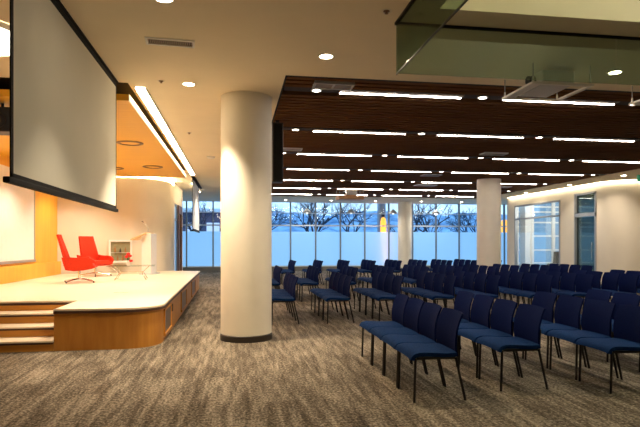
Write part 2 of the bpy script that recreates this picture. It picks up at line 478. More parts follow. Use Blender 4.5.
for i, (ya, yb) in enumerate(((8.4, 9.2), (11.3, 12.4), (14.4, 15.6))):
    x = SX - .10 * ((ya + yb) / 2 - 8.55) / 9.55
    bm = new()
    add_box(bm, x - .02, x + .025, ya - .03, ya, .10, .47); add_box(bm, x - .02, x + .025, yb, yb + .03, .10, .47)
    add_box(bm, x - .02, x + .035, ya - .03, yb + .03, .07, .11); add_box(bm, x - .02, x + .025, ya - .03, yb + .03, .44, .47)
    f = obj('vent_frame', bm, M['stagefront'], t)
    obj('vent_panel', B(x - .02, x + .012, ya, yb, .11, .44), M['panelgrey'], f)
obj('outlet_plate', B(SX - .03, SX + .005, 9.5, 9.6, .30, .42), M['nosing'], t)
obj('floor_box', B(-2.15, -1.9, 10.3, 10.45, ZS, ZS + .006), M['lgrey'], t)
# steps to the left
st = thing('stage_steps', 'flight of three wooden steps with pale treads beside the stage front', 'steps', (-3.8, 7.8, 0))
for i in range(4):
    y0 = 7.80 + i * .375; z1 = .14 * (i + 1)
    if i < 3:
        obj('riser', B(-1.27, 1.405, y0 - 7.8, y0 - 7.8 + .02, z1 - .14, z1 - .03), M['riser'], st)
        bm = B(-1.27, 1.405, y0 - 7.8 - .025, y0 - 7.8 + .39, z1 - .02, z1)
        tr = obj('tread', bm, M['stagetop'], st)
        obj('nosing', B(-1.27, 1.405, y0 - 7.8 - .028, y0 - 7.8 + .005, z1 - .045, z1 - .02), M['nosing'], tr)
    else:
        obj('riser', B(-1.27, 1.405, y0 - 7.8, y0 - 7.8 + .015, z1 - .14, z1 - .06), M['riser'], st)

# amber wood ceiling panel above the stage
bm = new(); add_box(bm, -5.09, -1.45, 7.85, 16.9, H - .006, H - .001)
struct('trim_4', bm, M['black'])
t = thing('ceiling_panel', 'amber wood panel hung below the ceiling above the stage', 'ceiling panel', (-3.25, 12.4, H - .24))
obj('panel_board', B(-1.83, 1.80, -4.52, 4.35, 0, .09), M['orange'], t)
M['edge'] = mat('panel_edge_lit', (.88, .82, .70), .5)  # pale colour stands in for trough light on the panel's side face
obj('lit_edge', B(1.80, 1.815, -4.52, 4.35, -.002, .092), M['edge'], t)
bm = new()
for x, y in ((-1.5, -3.5), (1.3, -3.5), (-1.5, 3.5), (1.3, 3.5)): add_tube(bm, [(x, y, .09), (x, y, .24)], .012)
obj('hanger_rod', bm, M['blackmetal'], t)
disc_spots = [(-2.02, 11.15, 'nearest right'), (-2.07, 14.5, 'far right'), (-3.1, 14.9, 'far left'), (-3.35, 11.2, 'nearest left'), (-3.9, 8.9, 'front left')]
def ceiling_disc(x, y, lab):
    t = thing('ceiling_speaker', lab, 'ceiling speaker', (x, y, H - .24), 0, 'round fittings in the amber panel')
    bm = new(); add_lathe(bm, [(.25, 0), (.25, -.012), (.22, -.022), (.19, -.02), (.185, 0)], 28); obj('ring', bm, M['bronze'], t, True)
    bm = new(); add_lathe(bm, [(.185, -.004), (.12, -.014), (0, -.016)], 28); obj('grille', bm, M['orange'], t, True)
for x, y, n_ in disc_spots:
    ceiling_disc(x, y, 'round bronze-ringed fitting, %s one in the amber ceiling panel above the stage' % n_)
# trough light beside it
bm = new(); add_box(bm, -1.385, -1.25, 8.05, 17.9, H - .014, H - .002)
t = thing('trough_light', 'long warm light trough in the ceiling beside the amber panel', 'light', (0, 0, 0)); obj('diffuser', bm, M['trough'], t)
bm = new(); add_box(bm, -1.40, -1.385, 8.03, 17.92, H - .03, H - .001); add_box(bm, -1.25, -1.235, 8.03, 17.92, H - .03, H - .001)
obj('lip', bm, M['white'], t)
bm = new(); add_box(bm, -1.36, -1.29, 18.4, 22.3, H - .02, H - .003)
t = thing('screen_slot', 'dark ceiling slot above the far projection screen', 'ceiling slot', (0, 0, 0)); obj('slot', bm, M['black'], t)
bm = new(); add_box(bm, -1.56, -1.47, 20.4, 23.9, H - .02, H - .003); tag(obj('trough_light', bm, M['trough']), 'short pale light strip beside the far hanging screen', 'light')

# ------------------------------------------------------------------ hanging projection screens
def hang_screen(x, ya, yb, zb, lab, fab):
    t = thing('projection_screen', lab, 'projection screen', (x, (ya + yb) / 2, zb))
    h = (yb - ya) / 2
    obj('screen_fabric', B(-.004, .004, -h + .05, h - .035, .075, H - zb - .08), fab, t)
    bm = new()
    add_box(bm, -.006, .006, -h + .01, -h + .05, .035, H - zb - .02); add_box(bm, -.006, .006, h - .035, h, .035, H - zb - .02)
    add_box(bm, -.006, .006, -h + .01, h, .035, .075); add_box(bm, -.006, .006, -h + .01, h, H - zb - .08, H - zb - .02)
    obj('black_border', bm, M['black'], t)
    obj('weight_bar', B(-.025, .025, -h - .07, h + .04, -.005, .04, bev=.01), M['black'], t)
    obj('screen_case', B(-.03, .03, -h - .1, h + .05, H - zb - .02, H - zb - .002), M['black'], t)
hang_screen(-1.6, 4.25, 7.82, 1.87, 'large pale projection screen hanging at left in front of the stage', M['screen'])
hang_screen(-1.38, 18.5, 21.9, 1.87, 'far projection screen seen edge-on, hanging beyond the stage', M['white'])
# screen on the left wall
t = thing('wall_screen', 'white screen with dark lower bar on the amber wall behind the stage', 'screen', (-5.1, 12.6, .98))
obj('screen_fabric', B(.01, .02, -2.3, 2.42, .06, 2.2), M['screenwhite'], t)
bm = new(); add_box(bm, 0, .05, -2.35, 2.48, 0, .06); obj('lower_bar', bm, M['grey'], t)
obj('side_frame', B(0, .03, 2.42, 2.48, .06, 2.25), M['grey'], t); obj('side_frame', B(0, .03, -2.35, -2.3, .06, 2.25), M['grey'], t)
# loudspeaker behind the big screen
t = thing('loudspeaker', 'black loudspeaker hanging from the amber ceiling behind the near screen', 'loudspeaker', (-3.22, 8.3, 2.98))
obj('cabinet', B(-.16, .16, -.16, .16, 0, .34, bev=.015), M['blackmetal'], t)
obj('bracket', T([(0, 0, .34), (0, 0, .42)], .02), M['blackmetal'], t)
bm = new(); add_lathe(bm, [(0, 0), (.09, -.01), (.11, .01), (.11, .03)], 20); g = obj('cone', bm, M['grille'], t); g.location = (0, -.165, .15); g.rotation_euler = (R(90), 0, 0)
# black column loudspeaker at the edge of the slatted ceiling
t = thing('column_loudspeaker', 'tall black loudspeaker hanging beside the big round column', 'loudspeaker', (.75, 9.85, 2.53))
obj('cabinet', B(-.095, .095, -.13, .13, 0, 1.05, bev=.01), M['blackmetal'], t)
obj('grille', B(-.07, .07, -.137, -.13, .03, 1.02), M['black'], t)
obj('bracket', B(-.03, .03, -.03, .03, 1.05, H - 2.53), M['blackmetal'], t)

# ------------------------------------------------------------------ columns
def column(x, y, r, lab, base=True):
    t = thing('round_column', lab, 'column', (x, y, 0))
    bm = new(); add_lathe(bm, [(r, .09), (r, H)], 64); obj('shaft', bm, M['column'], t, True)
    bm = new(); add_lathe(bm, [(r + .012, 0), (r + .012, .085), (r, .095)], 64); obj('base_ring', bm, M['colbase'], t, True)
column(.17, 8.40, .382, 'large round cream column standing beside the stage')
column(8.60, 17.75, .40, 'round cream column rising among the far blocks of chairs')
column(8.82, 27.9, .36, 'round cream column standing against the window wall')

# ------------------------------------------------------------------ red swivel chairs
def red_chair(x, y, rz, lab):
    t = thing('swivel_armchair', lab, 'armchair', (x, y, ZS), rz)
    # one-piece high-back shell facing +X
    bm = new()
    grid = []
    prof = [(.34, .36), (.28, .335), (.10, .30), (-.10, .285), (-.22, .31), (-.285, .40), (-.31, .52), (-.345, .68), (-.385, .84), (-.425, 1.0), (-.44, 1.08)]
    for (px, pz) in prof:
        row = []
        if pz > .5 and px < -.3:
            k = (pz - .52) / .56; wv = .27 - .055 * k; curl = .06 * (1 - k)
        else:
            wv = .29; curl = 0
        for j in range(11):
            s = -1 + 2 * j / 10
            row.append(Vector((px + curl * s * s + .015 * s * s, s * wv, pz)))
        grid.append(row)
    add_shell(bm, grid, .045)
    obj('shell', bm, M['red'], t, True)
    bm = new(); add_box(bm, -.2, .31, -.245, .245, .335, .42, bev=.03); obj('seat_cushion', bm, M['red'], t, True)
    for s in (-1, 1):
        bm = new(); g = []
        top = [(-.325, .575), (-.25, .56), (-.12, .55), (.08, .55), (.22, .53), (.315, .46)]
        bot = [(-.25, .30), (-.18, .285), (-.08, .28), (.08, .29), (.22, .315), (.33, .36)]
        for (ax, az), (bx, bz) in zip(bot, top):
            g.append([Vector((ax + (bx - ax) * q / 5, s * (.275 + .055 * math.sin(q / 5 * PI * .6)), az + (bz - az) * q / 5)) for q in range(6)])
        add_shell(bm, g, .045)
        obj('arm', bm, M['red'], t, True)
    obj('column', T([(0, 0, .07), (0, 0, .30)], .025, 12), M['chrome'], t, True)
    for k in range(4):
        a = R(45 + 90 * k + 10); c, s = math.cos(a), math.sin(a)
        bm = new(); add_tube(bm, [(0, 0, .085), (c * .2, s * .2, .065), (c * .40, s * .40, .028)], .02, 8, .012)
        lg = obj('leg', bm, M['chrome'], t, True)
        bm = new(); add_lathe(bm, [(.0, 0), (.018, 0), (.018, .03), (0, .035)], 10, c * .40, s * .40); obj('glide', bm, M['blackmetal'], lg)
red_chair(-3.50, 13.2, R(8), 'red high-back swivel chair nearer the camera, seen side-on on the stage')
red_chair(-3.76, 15.75, R(-42), 'red swivel chair further back on the stage, its seat turned towards the camera')

# glass coffee table with flowers
t = thing('coffee_table', 'low glass coffee table on thin chrome legs on the stage', 'table', (-2.52, 14.1, ZS), R(6))
obj('glass_top', B(-.55, .55, -.40, .40, .33, .342, bev=.004), M['tglass'], t)
for sx in (-1, 1):
    for sy in (-1, 1):
        obj('leg', T([(sx * .36, sy * .32, .0), (sx * .26, sy * .30, .17), (sx * .42, sy * .33, .325)], .012, 8), M['chrome'], t, True)
obj('rail', T([(-.26, -.30, .17), (.26, -.30, .17)], .009), M['chrome'], t); obj('rail', T([(-.26, .30, .17), (.26, .30, .17)], .009), M['chrome'], t)
t = thing('flower_vase', 'small vase of red flowers on the glass coffee table', 'flower vase', (-2.56, 13.95, ZS + .342))
bm = new(); add_lathe(bm, [(0, 0), (.04, 0), (.055, .05), (.035, .11), (.042, .13)], 16); obj('vase', bm, M['vase'], t, True)
for k, (a, b, c) in enumerate(((.03, .02, .24), (-.05, .01, .22), (.0, -.04, .29), (.06, -.03, .12), (-.02, .05, .27))):
    s_ = obj('stem', T([(0, 0, .08), (a, b, c)], .004, 5), M['stem'], t)
    bm = new(); bmesh.ops.create_icosphere(bm, subdivisions=2, radius=.045)
    for v in bm.verts: v.co = v.co * (1 + .25 * math.sin(v.co.x * 160) * math.cos(v.co.y * 140)); v.co.z *= .75; v.co += Vector((a, b, c))
    obj('bloom', bm, M['petal'], s_, True)
# lectern
t = thing('lectern', 'white lectern with sloping wood top and gooseneck microphone on the stage', 'lectern', (-2.54, 16.55, ZS), R(-12))
bm = new(); add_box(bm, -.06, .22, -.23, .23, .03, 1.17, bev=.01); obj('body', bm, M['lectern'], t)
obj('plinth', B(-.10, .30, -.30, .30, 0, .03), M['lgrey'], t)
bm = new()
vs = [bm.verts.new(v) for v in ((-.36, -.30, .98), (.10, -.30, 1.16), (.10, .30, 1.16), (-.36, .30, .98), (-.36, -.30, 1.01), (.10, -.30, 1.20), (.10, .30, 1.20), (-.36, .30, 1.01))]
for f in ((0, 1, 2, 3), (4, 5, 6, 7), (0, 1, 5, 4), (1, 2, 6, 5), (2, 3, 7, 6), (3, 0, 4, 7)): bm.faces.new([vs[k] for k in f])
obj('reading_top', bm, M['lightwood'], t)
mc = obj('gooseneck', T([(.04, 0, 1.17), (.05, 0, 1.30), (.0, 0, 1.42), (-.09, 0, 1.50)], .007, 6), M['grey'], t)
obj('microphone', T([(-.09, 0, 1.50), (-.135, 0, 1.53)], .015, 8), M['blackmetal'], mc)
# framed niche on the curved wall
t = thing('display_case', 'square white-framed display case with bottles on the pale wall', 'display case', (-3.46, 17.56, .86), R(22))
bm = new(); add_box(bm, -.34, .34, -.03, .06, 0, .06); add_box(bm, -.34, .34, -.03, .06, .64, .70); add_box(bm, -.34, -.29, -.03, .06, .06, .64); add_box(bm, .29, .34, -.03, .06, .06, .64)
obj('frame', bm, M['white'], t); obj('back_panel', B(-.29, .29, .04, .06, .06, .64), M['niche'], t); obj('shelf', B(-.29, .29, -.01, .04, .30, .315), M['lgrey'], t)
for k in range(7):
    bm = new(); x = -.23 + .075 * k
    hh = .13 + .03 * ((k * 5) % 3)
    z0 = .06 if k % 2 == 0 else .315
    add_lathe(bm, [(0, z0), (.026, z0), (.026, z0 + hh * .6), (.01, z0 + hh * .8), (.01, z0 + hh)], 10, x, .012)
    o = obj('bottle', bm, M['book'] if k % 3 else M['grille'], None); o.location = (-3.46, 17.56, .86); o.rotation_euler = (0, 0, R(22))
    tag(o, 'small bottle, %s from the left in the white-framed display case' % ('first', 'second', 'third', 'fourth', 'fifth', 'sixth', 'seventh')[k], 'bottle', 'bottles in the display case')

# ------------------------------------------------------------------ auditorium chairs
def make_chair():
    t = thing('conference_chair', 'x', 'chair')
    hw = .252
    # seat: padded, waterfall front
    bm = new(); g = []
    for (px, pz) in ((-.508, .402), (-.502, .426), (-.486, .443), (-.44, .455), (-.36, .453), (-.27, .446), (-.18, .441), (-.090, .445)):
        g.append([Vector((px, s * hw, pz - .010 * abs(s) ** 4)) for s in (-1, -.85, -.5, 0, .5, .85, 1)])
    add_shell(bm, g, .038); obj('seat', bm, M['navyseat_lit'], t, True)
    obj('seat_pan', B(-.475, -.10, -.235, .235, .392, .416), M['blackmetal'], t)
    # back: S-curved sheet, bowed in plan, flaring at the top
    bm = new(); g = []
    for (px, pz) in ((-.066, .425), (-.078, .47), (-.084, .53), (-.082, .60), (-.072, .67), (-.052, .74), (-.022, .805), (-.014, .82)):
        wv = hw - .015 + (.006 if .5 < pz < .75 else 0)
        g.append([Vector((px + .035 * (1 - s * s) - .012, s * wv, pz - .008 * s ** 4)) for s in (-1, -.75, -.5, -.25, 0, .25, .5, .75, 1)])
    add_shell(bm, g, .016); obj('backrest', bm, M['navyback'], t, True)
    for s in (-1, 1): obj('back_support', T([(-.14, s * .20, .405), (-.061, s * .20, .43), (-.048, s * .19, .60)], .009, 6), M['leg'], t)
    for s in (-1, 1):
        obj('leg', T([(-.478, s * .238, .41), (-.49, s * .24, 0)], .0125, 8), M['leg'], t, True)
        obj('leg', T([(-.095, s * .238, .41), (-.068, s * .24, .28), (-.004, s * .24, 0)], .0125, 8), M['leg'], t, True)
    return t
proto = make_chair()
used = [False]
ORD = ['first', 'second', 'third', 'fourth', 'fifth', 'sixth', 'seventh', 'eighth', 'ninth', 'tenth']
SEAT = ['nearest', 'second nearest', 'second farthest', 'farthest']
def put_chair(x, y, lab, group):
    j = random.uniform(-1, 1)
    if not used[0]:
        used[0] = True; o = proto
        o.location = (x, y, 0); o['label'] = lab; o['group'] = group
    else:
        o = dup(proto, (x, y, 0), lab, 0, group)
    return o
CP = .54
X0 = 2.10; PX = .955
blocks = [
    ('front block', {1: 4.75, 2: 4.98, 3: 4.74, 4: 4.95}, 1),
    ('second block', {k: 9.70 for k in range(0, 10)}, 0),
    ('third block', {k: 13.45 for k in range(0, 10)}, 0),
    ('block by the windows', {k: 19.0 for k in range(1, 10)}, 1),
]
SKIP = set()
for bi, (bn, rws, kf) in enumerate(blocks):
    for k, y0 in rws.items():
        x = X0 + PX * (k - 1)
        if bi == 0: x += (.04 if k == 3 else 0) - .012
        elif bi == 1: x += {0: -.015, 1: .03, 2: .03, 3: .10, 4: .02, 5: .14, 6: .04}.get(k, .05)
        else: x += .02
        if bi == 2: y0 += .035 * k * (k > 3)
        for c in range(4):
            if (bi, k, c) in SKIP: continue
            cp = .525 if (bi, k) == (0, 1) else CP
            put_chair(x, y0 + cp * (c + .5), 'navy chair, %s seat of the %s line from the stage, %s' % (SEAT[c], ORD[k - kf], bn), 'navy chairs of the ' + bn).scale = (1, 1, .972 if bi == 0 else 1.01)

# ------------------------------------------------------------------ linear lights, downlights
lt = thing('linear_light', 'x', 'light', (0, 0, H - .012))
bm = new(); add_box(bm, 0, 1.86, -.145, .045, 0, .05); obj('housing', bm, M['housing'], lt)
obj('diffuser', B(.005, 1.855, -.018, .018, -.006, 0), M['lens'], lt)
dl = thing('downlight', 'x', 'light', (0, 0, H))
bm = new(); add_lathe(bm, [(.058, .03), (.058, -.012), (.078, -.014), (.08, .004)], 24); obj('trim_ring', bm, M['white'], dl, True)
bm = new(); add_lathe(bm, [(0, -.008), (.058, -.008), (.058, -.003)], 24); obj('lens', bm, M['dlens'], dl, True)
ROWN = ['nearest', 'second', 'third', 'fourth', 'fifth', 'sixth', 'farthest']
LN = ['first', 'second', 'third', 'fourth']
first = True
for i, r in enumerate(rows):
    for j in range(4):
        lab = 'white linear light, %s from left in the %s row across the slatted ceiling' % (LN[j], ROWN[i])
        if first: o = lt; o.location = (1.50 + 2.54 * j, r, H - .012); o['label'] = lab; o['group'] = 'linear lights in the slatted ceiling'; first = False
        else: o = dup(lt, (1.50 + 2.54 * j, r, H - .012), lab)
first = True
for i, r in enumerate(rows):
    for j in range(5):
        x = 1.16 + 2.54 * j
        if x > 11.6: continue
        lab = 'small round downlight, %s from left in the %s row of the slatted ceiling' % ((LN + ['fifth'])[j], ROWN[i])
        loc = (x, r - .02, H + .008)
        if first: dl.location = loc; dl['label'] = lab; dl['group'] = 'small downlights in the slatted ceiling'; first = False
        else: dup(dl, loc, lab)
# downlights in the painted ceiling
bl = thing('ceiling_downlight', 'x', 'light', (1.06, 6.38, H))
bm = new(); add_lathe(bm, [(.075, .02), (.075, -.008), (.092, -.010), (.095, 0)], 28); obj('trim_ring', bm, M['white'], bl, True)
bm = new(); add_lathe(bm, [(0, -.005), (.075, -.005), (.075, -.001)], 28); obj('lens', bm, M['warmlens'], bl, True)
dls = [(1.06, 6.38, 'warm round downlight in the pale ceiling near the slatted ceiling corner'),
       (-.63, 7.78, 'warm round downlight in the pale ceiling left of the big column'),
       (-.63, 5.10, 'warm round downlight at the very top of the picture'),
       (4.83, 6.41, 'bright downlight seen through the hanging glass beside the projector lift'),
       (12.36, 16.0, 'soffit downlight nearest the right edge above the curved wall'),
       (12.36, 18.9, 'soffit downlight above the dark door at right'),
       (12.36, 22.0, 'soffit downlight above the glazed front at right')]
for i, (x, y, lab) in enumerate(dls):
    if i == 0: o = bl; o['label'] = lab
    else: o = dup(bl, (x, y, H), lab)
    o['group'] = 'downlights in the pale ceiling'
for i, x in enumerate((-.4, 2.5, 4.83, 7.14, 9.6, 11.8)):
    o = dup(bl, (x, 27.5, H), 'soffit downlight by the windows, %s from left' % ORD[i], None, 'downlights in the pale ceiling')
dup(bl, (-.35, 20.5, H), 'added downlight in the pale ceiling, brightening the far screen', None, 'downlights in the pale ceiling')  # fitting added to carry the spot that brightens the far screen
dup(bl, (-.2, 25.6, H), 'farthest warm downlight left of the big column, before the windows', None, 'downlights in the pale ceiling')
# glowing round dome at far left
t = thing('dome_light', 'big glowing round ceiling light at the left edge behind the screen', 'light', (-2.75, 6.25, H - .003))
bm = new(); add_lathe(bm, [(.60, 0), (.60, -.03), (.56, -.05)], 40); obj('rim', bm, M['white'], t, True)
bm = new(); add_lathe(bm, [(.56, -.045), (.35, -.08), (0, -.10)], 40); M['dome'] = mat('dome_glow', (1, 1, 1), .5, emit=(1, .88, .68), estr=4); obj('diffuser', bm, M['dome'], t, True)
# sprinkler heads / detector
def small_head(x, y, lab, kind='sprinkler'):
    t = thing(kind, lab, kind.replace('_', ' '), (x, y, H))
    bm = new(); add_lathe(bm, [(.03, 0), (.03, -.006), (.010, -.008), (.008, -.022), (.018, -.023), (.018, -.026), (0, -.027)], 16); obj('head', bm, M['bronze'], t, True)
    bm = new(); add_lathe(bm, [(.05, 0), (.05, -.004)], 16); obj('rosette', bm, M['white'], t, True)
small_head(1.42, 5.06, 'dark sprinkler head in the ceiling left of the hanging glass')
small_head(-.99, 7.70, 'tiny sprinkler head in the ceiling right of the near screen corner')
small_head(-.9, 11.2, 'tiny sprinkler head in the ceiling between light trough and column')
t = thing('smoke_detector', 'pale round smoke detector in the ceiling above the corridor', 'smoke detector', (-.6, 14.2, H))
bm = new(); add_lathe(bm, [(.10, 0), (.10, -.02), (.07, -.045), (0, -.05)], 24); obj('body', bm, M['white'], t, True)
bm = new(); add_lathe(bm, [(.11, 0), (.11, -.006)], 24); obj('base_ring', bm, M['lgrey'], t, True)

# linear air diffuser in the painted ceiling
t = thing('air_diffuser', 'long slotted air diffuser in the pale ceiling above the stage end', 'air vent', (-.70, 6.20, H), R(4))
bm = new(); add_box(bm, -.26, .26, -.105, -.075, -.012, 0); add_box(bm, -.26, .26, .075, .105, -.012, 0); add_box(bm, -.26, -.235, -.075, .075, -.012, 0); add_box(bm, .235, .26, -.075, .075, -.012, 0)
obj('frame', bm, M['white'], t)
obj('slot', B(-.235, .235, -.075, .075, -.002, 0), M['black'], t)
bm = new()
for k in range(24): add_box(bm, -.232 + k * .0196, -.224 + k * .0196, -.075, .075, -.010, -.002)
M['bars'] = mat('diffuser_bars', (.30, .22, .13), .5)
obj('louvre', bm, M['bars'], t)
# square return grilles in the slats
def grille(x, y, w_, d_, lab, n=1):
    t = thing('ceiling_grille', lab, 'air vent', (x, y, H - .016), 0, 'air vents in the slatted ceiling')
    bm = new()
    add_box(bm, -w_ / 2, w_ / 2, -d_ / 2, -d_ / 2 + .03, -.01, .03); add_box(bm, -w_ / 2, w_ / 2, d_ / 2 - .03, d_ / 2, -.01, .03)
    for k in range(n + 1):
        xx = -w_ / 2 + (w_ - .03) * k / n; add_box(bm, xx, xx + .03, -d_ / 2 + .03, d_ / 2 - .03, -.01, .03)
    obj('frame', bm, M['lgrey'], t)
    bm = new()
    m = 14
    for k in range(m):
        yy = -d_ / 2 + .035 + (d_ - .07) * k / m; add_box(bm, -w_ / 2 + .03, w_ / 2 - .03, yy, yy + .012, -.004, .02)
    obj('louvre', bm, M['housing'], t)
grille(1.35, 7.53, .56, .27, 'double white air grille at the near left corner of the slatted ceiling', 2)
grille(1.28, 12.72, .52, .30, 'pale air grille beside the black hanging loudspeaker')
grille(6.24, 12.62, .62, .30, 'pale air grille behind the nearest light rows, right of centre')
grille(6.2, 16.85, .60, .40, 'pale air grille between the fourth and fifth light rows')
grille(7.05, 19.75, .8, .4, 'pale air grille beyond the fifth light row')
grille(10.1, 19.9, .8, .4, 'pale air grille near the second column, beyond the fifth light row')

# ------------------------------------------------------------------ hanging glass smoke curtain
GZ = 3.13
t = thing('glass_curtain', 'greenish glass curtain hanging from the ceiling round the opening', 'glass screen', (0, 0, 0))
GX, GY = 1.59, 5.30
pn = [obj('glass_pane', B(GX + .01, 4.0, GY - .006, GY + .006, GZ, H), M['smoke'], t), obj('glass_pane', B(4.01, 9.3, GY - .006, GY + .006, GZ, H), M['smoke'], t), obj('glass_pane', B(GX - .006, GX + .006, .6, GY - .01, GZ, H), M['smoke'], t)]
bm = new(); add_box(bm, GX - .015, 9.3, GY - .015, GY + .015, H - .025, H); add_box(bm, GX - .015, GX + .015, .6, GY - .015, H - .025, H)
obj('top_channel', bm, M['black'], t)
M['gedge'] = mat('glass_edge_green', (.012, .014, .010), .3)
bm = new(); add_box(bm, GX - .006, GX + .006, .6, GY + .006, GZ - .014, GZ); obj('lower_edge', bm, M['gedge'], t)

# projector lifts
def lift(x, y, z, lab, tray, w_=.82, d_=.77, solid=False):
    t = thing('projector_lift', lab, 'projector', (x, y, z))
    if solid:
        obj('tray', B(-w_ / 2, w_ / 2, -d_ / 2, d_ / 2, 0, .16, bev=.01), tray, t)
    else:
        bm = new()
        add_box(bm, -w_ / 2, -w_ / 2 + .13, -d_ / 2, d_ / 2, 0, .025); add_box(bm, w_ / 2 - .05, w_ / 2, -d_ / 2, d_ / 2, 0, .025)
        add_box(bm, -w_ / 2 + .13, w_ / 2 - .05, d_ / 2 - .04, d_ / 2, 0, .025); add_box(bm, -w_ / 2 + .13, w_ / 2 - .05, -d_ / 2, -d_ / 2 + .05, 0, .025)
        obj('tray', bm, tray, t)
        obj('shelf_plate', B(-w_ / 2 + .16, w_ / 2 - .27, -d_ / 2 + .02, d_ / 2 - .16, .005, .035), M['lgrey'], t)
    zt = H - z
    for sx in (-1, 1):
        for sy in (-1, 1):
            rd = obj('rod', T([(sx * (w_ / 2 - .03), sy * (d_ / 2 - .03), .02), (sx * (w_ / 2 - .03), sy * (d_ / 2 - .03), zt)], .007, 6), M['grey'], t)
            obj('clip', T([(sx * (w_ / 2 - .03), sy * (d_ / 2 - .03), .02), (sx * (w_ / 2 - .03), sy * (d_ / 2 - .03), .09)], .016, 8, .010), M['white'], rd)
    zb = .17 if solid else .045
    ph = min(.20, zt - zb - .04)
    pj = obj('projector_body', B(-.20, .24, -.26, .16, zb, zb + ph, bev=.02), M['white'] if solid else M['pj'], t)
    bm = new(); add_tube(bm, [(-.20, -.06, zb + ph * .5), (-.29, -.06, zb + ph * .5)], .055, 16); obj('lens', bm, M['black'], pj, True)
    obj('support_arm', B(.0, .05, -.04, .0, zb + ph, zt), M['blackmetal'], t)
    return t
M['pj'] = mat('projector_grey', (.55, .58, .56), .5)
lift(3.97, 6.58, 3.38, 'white projector lift frame lowered from the ceiling behind the glass', M['white'])
lift(5.87, 6.58, 3.38, 'second projector lift frame at the right edge, beside a downlight', M['white'])
lift(4.55, 21.6, 3.20, 'far projector on an orange-brown wood tray below the slatted ceiling', M['traywood'], 1.02, .7, True)

# pendant lamps by the windows
for i, x in enumerate((3.56, 5.81, 8.01, 10.31)):
    t = thing('pendant_lamp', 'dark conical pendant lamp before the windows, %s from left' % ORD[i], 'pendant lamp', (x, 27.3, 3.0), 0, 'pendant lamps before the windows')
    bm = new(); add_lathe(bm, [(.22, 0), (.20, .05), (.09, .15), (.05, .20), (0, .21)], 24); obj('shade', bm, M['grey'], t, True)
    bm = new(); bmesh.ops.create_uvsphere(bm, u_segments=12, v_segments=8, radius=.06)
    obj('bulb', bm, mat('pendant_bulb_%d' % i, (1, 1, 1), .4, emit=(.9, .95, 1), estr=(6 if i == 3 else .6)), t, True, (0, 0, .0))
    obj('cord', T([(0, 0, .2), (0, 0, H - 3.0)], .006, 6), M['grey'], t)

# exit sign at the right edge
t = thing('exit_sign', 'small green exit sign hanging from the soffit at the right edge', 'sign', (12.64, 15.7, 3.42))
obj('box', B(-.02, .40, -.04, .04, 0, .20, bev=.008), M['green'], t)
bm = new()
add_box(bm, .05, .07, -.045, -.04, .06, .16); add_box(bm, .07, .12, -.045, -.04, .13, .16); add_box(bm, .10, .12, -.045, -.04, .04, .13)
obj('pictogram', bm, M['white'], t)
obj('stem', T([(.19, 0, .2), (.19, 0, H - 3.42)], .012), M['grey'], t)

# black office chair inside the glazed room
t = thing('office_chair', 'black chair behind the glazed front at the right', 'chair', (14.5, 23.3, 0), R(200))
bm = new(); g = []
for (px, pz) in ((.22, .50), (.0, .48), (-.2, .50)): g.append([Vector((px, s * .24, pz)) for s in (-1, -.5, 0, .5, 1)])
add_shell(bm, g, .06); obj('seat', bm, M['blackmetal'], t, True)
bm = new(); g = []
for (px, pz) in ((-.22, .55), (-.26, .75), (-.28, .95), (-.27, 1.08)): g.append([Vector((px + .04 * s * s, s * .24, pz)) for s in (-1, -.5, 0, .5, 1)])
add_shell(bm, g, .04); obj('backrest', bm, M['blackmetal'], t, True)
obj('column', T([(0, 0, .05), (0, 0, .48)], .025), M['grey'], t)
for k in range(5):
    a = 2 * PI * k / 5; obj('leg', T([(0, 0, .08), (.28 * math.cos(a), .28 * math.sin(a), .03)], .018, 6), M['blackmetal'], t)
obj('back_stem', T([(-.1, 0, .48), (-.25, 0, .55)], .02, 6), M['blackmetal'], t)

# ------------------------------------------------------------------ outside the windows
struct('ground_snow', B(-60, 90, 29.3, 130, -.6, -.2), M['snow'])
t = thing('outdoor_column', 'grey column outside the windows carrying an amber lamp', 'column', (8.12, 29.95, -.2))
bm = new(); add_lathe(bm, [(.24, 0), (.24, 4.6)], 24); obj('shaft', bm, M['grey'], t, True)
t = thing('amber_lamp', 'tall amber wall lamp glowing on the outdoor column', 'lamp', (8.10, 29.50, .35))
bm = new(); add_lathe(bm, [(0, 0), (.16, .02), (.16, 2.30), (.12, 2.48), (0, 2.58)], 20); obj('shade', bm, M['amber'], t, True)
obj('cap', B(-.06, .06, .0, .18, 2.58, 2.7), M['blackmetal'], t)
t = thing('amber_lamp', 'amber lantern glowing outside between the second column and the right wall', 'lamp', (15.46, 29.9, 2.0))
bm = new(); add_lathe(bm, [(0, 0), (.26, .02), (.26, .55), (.16, .80), (0, .86)], 20); obj('shade', bm, M['amber'], t, True)
obj('stem', T([(0, 0, -2.2), (0, 0, 0)], .03), M['blackmetal'], t)

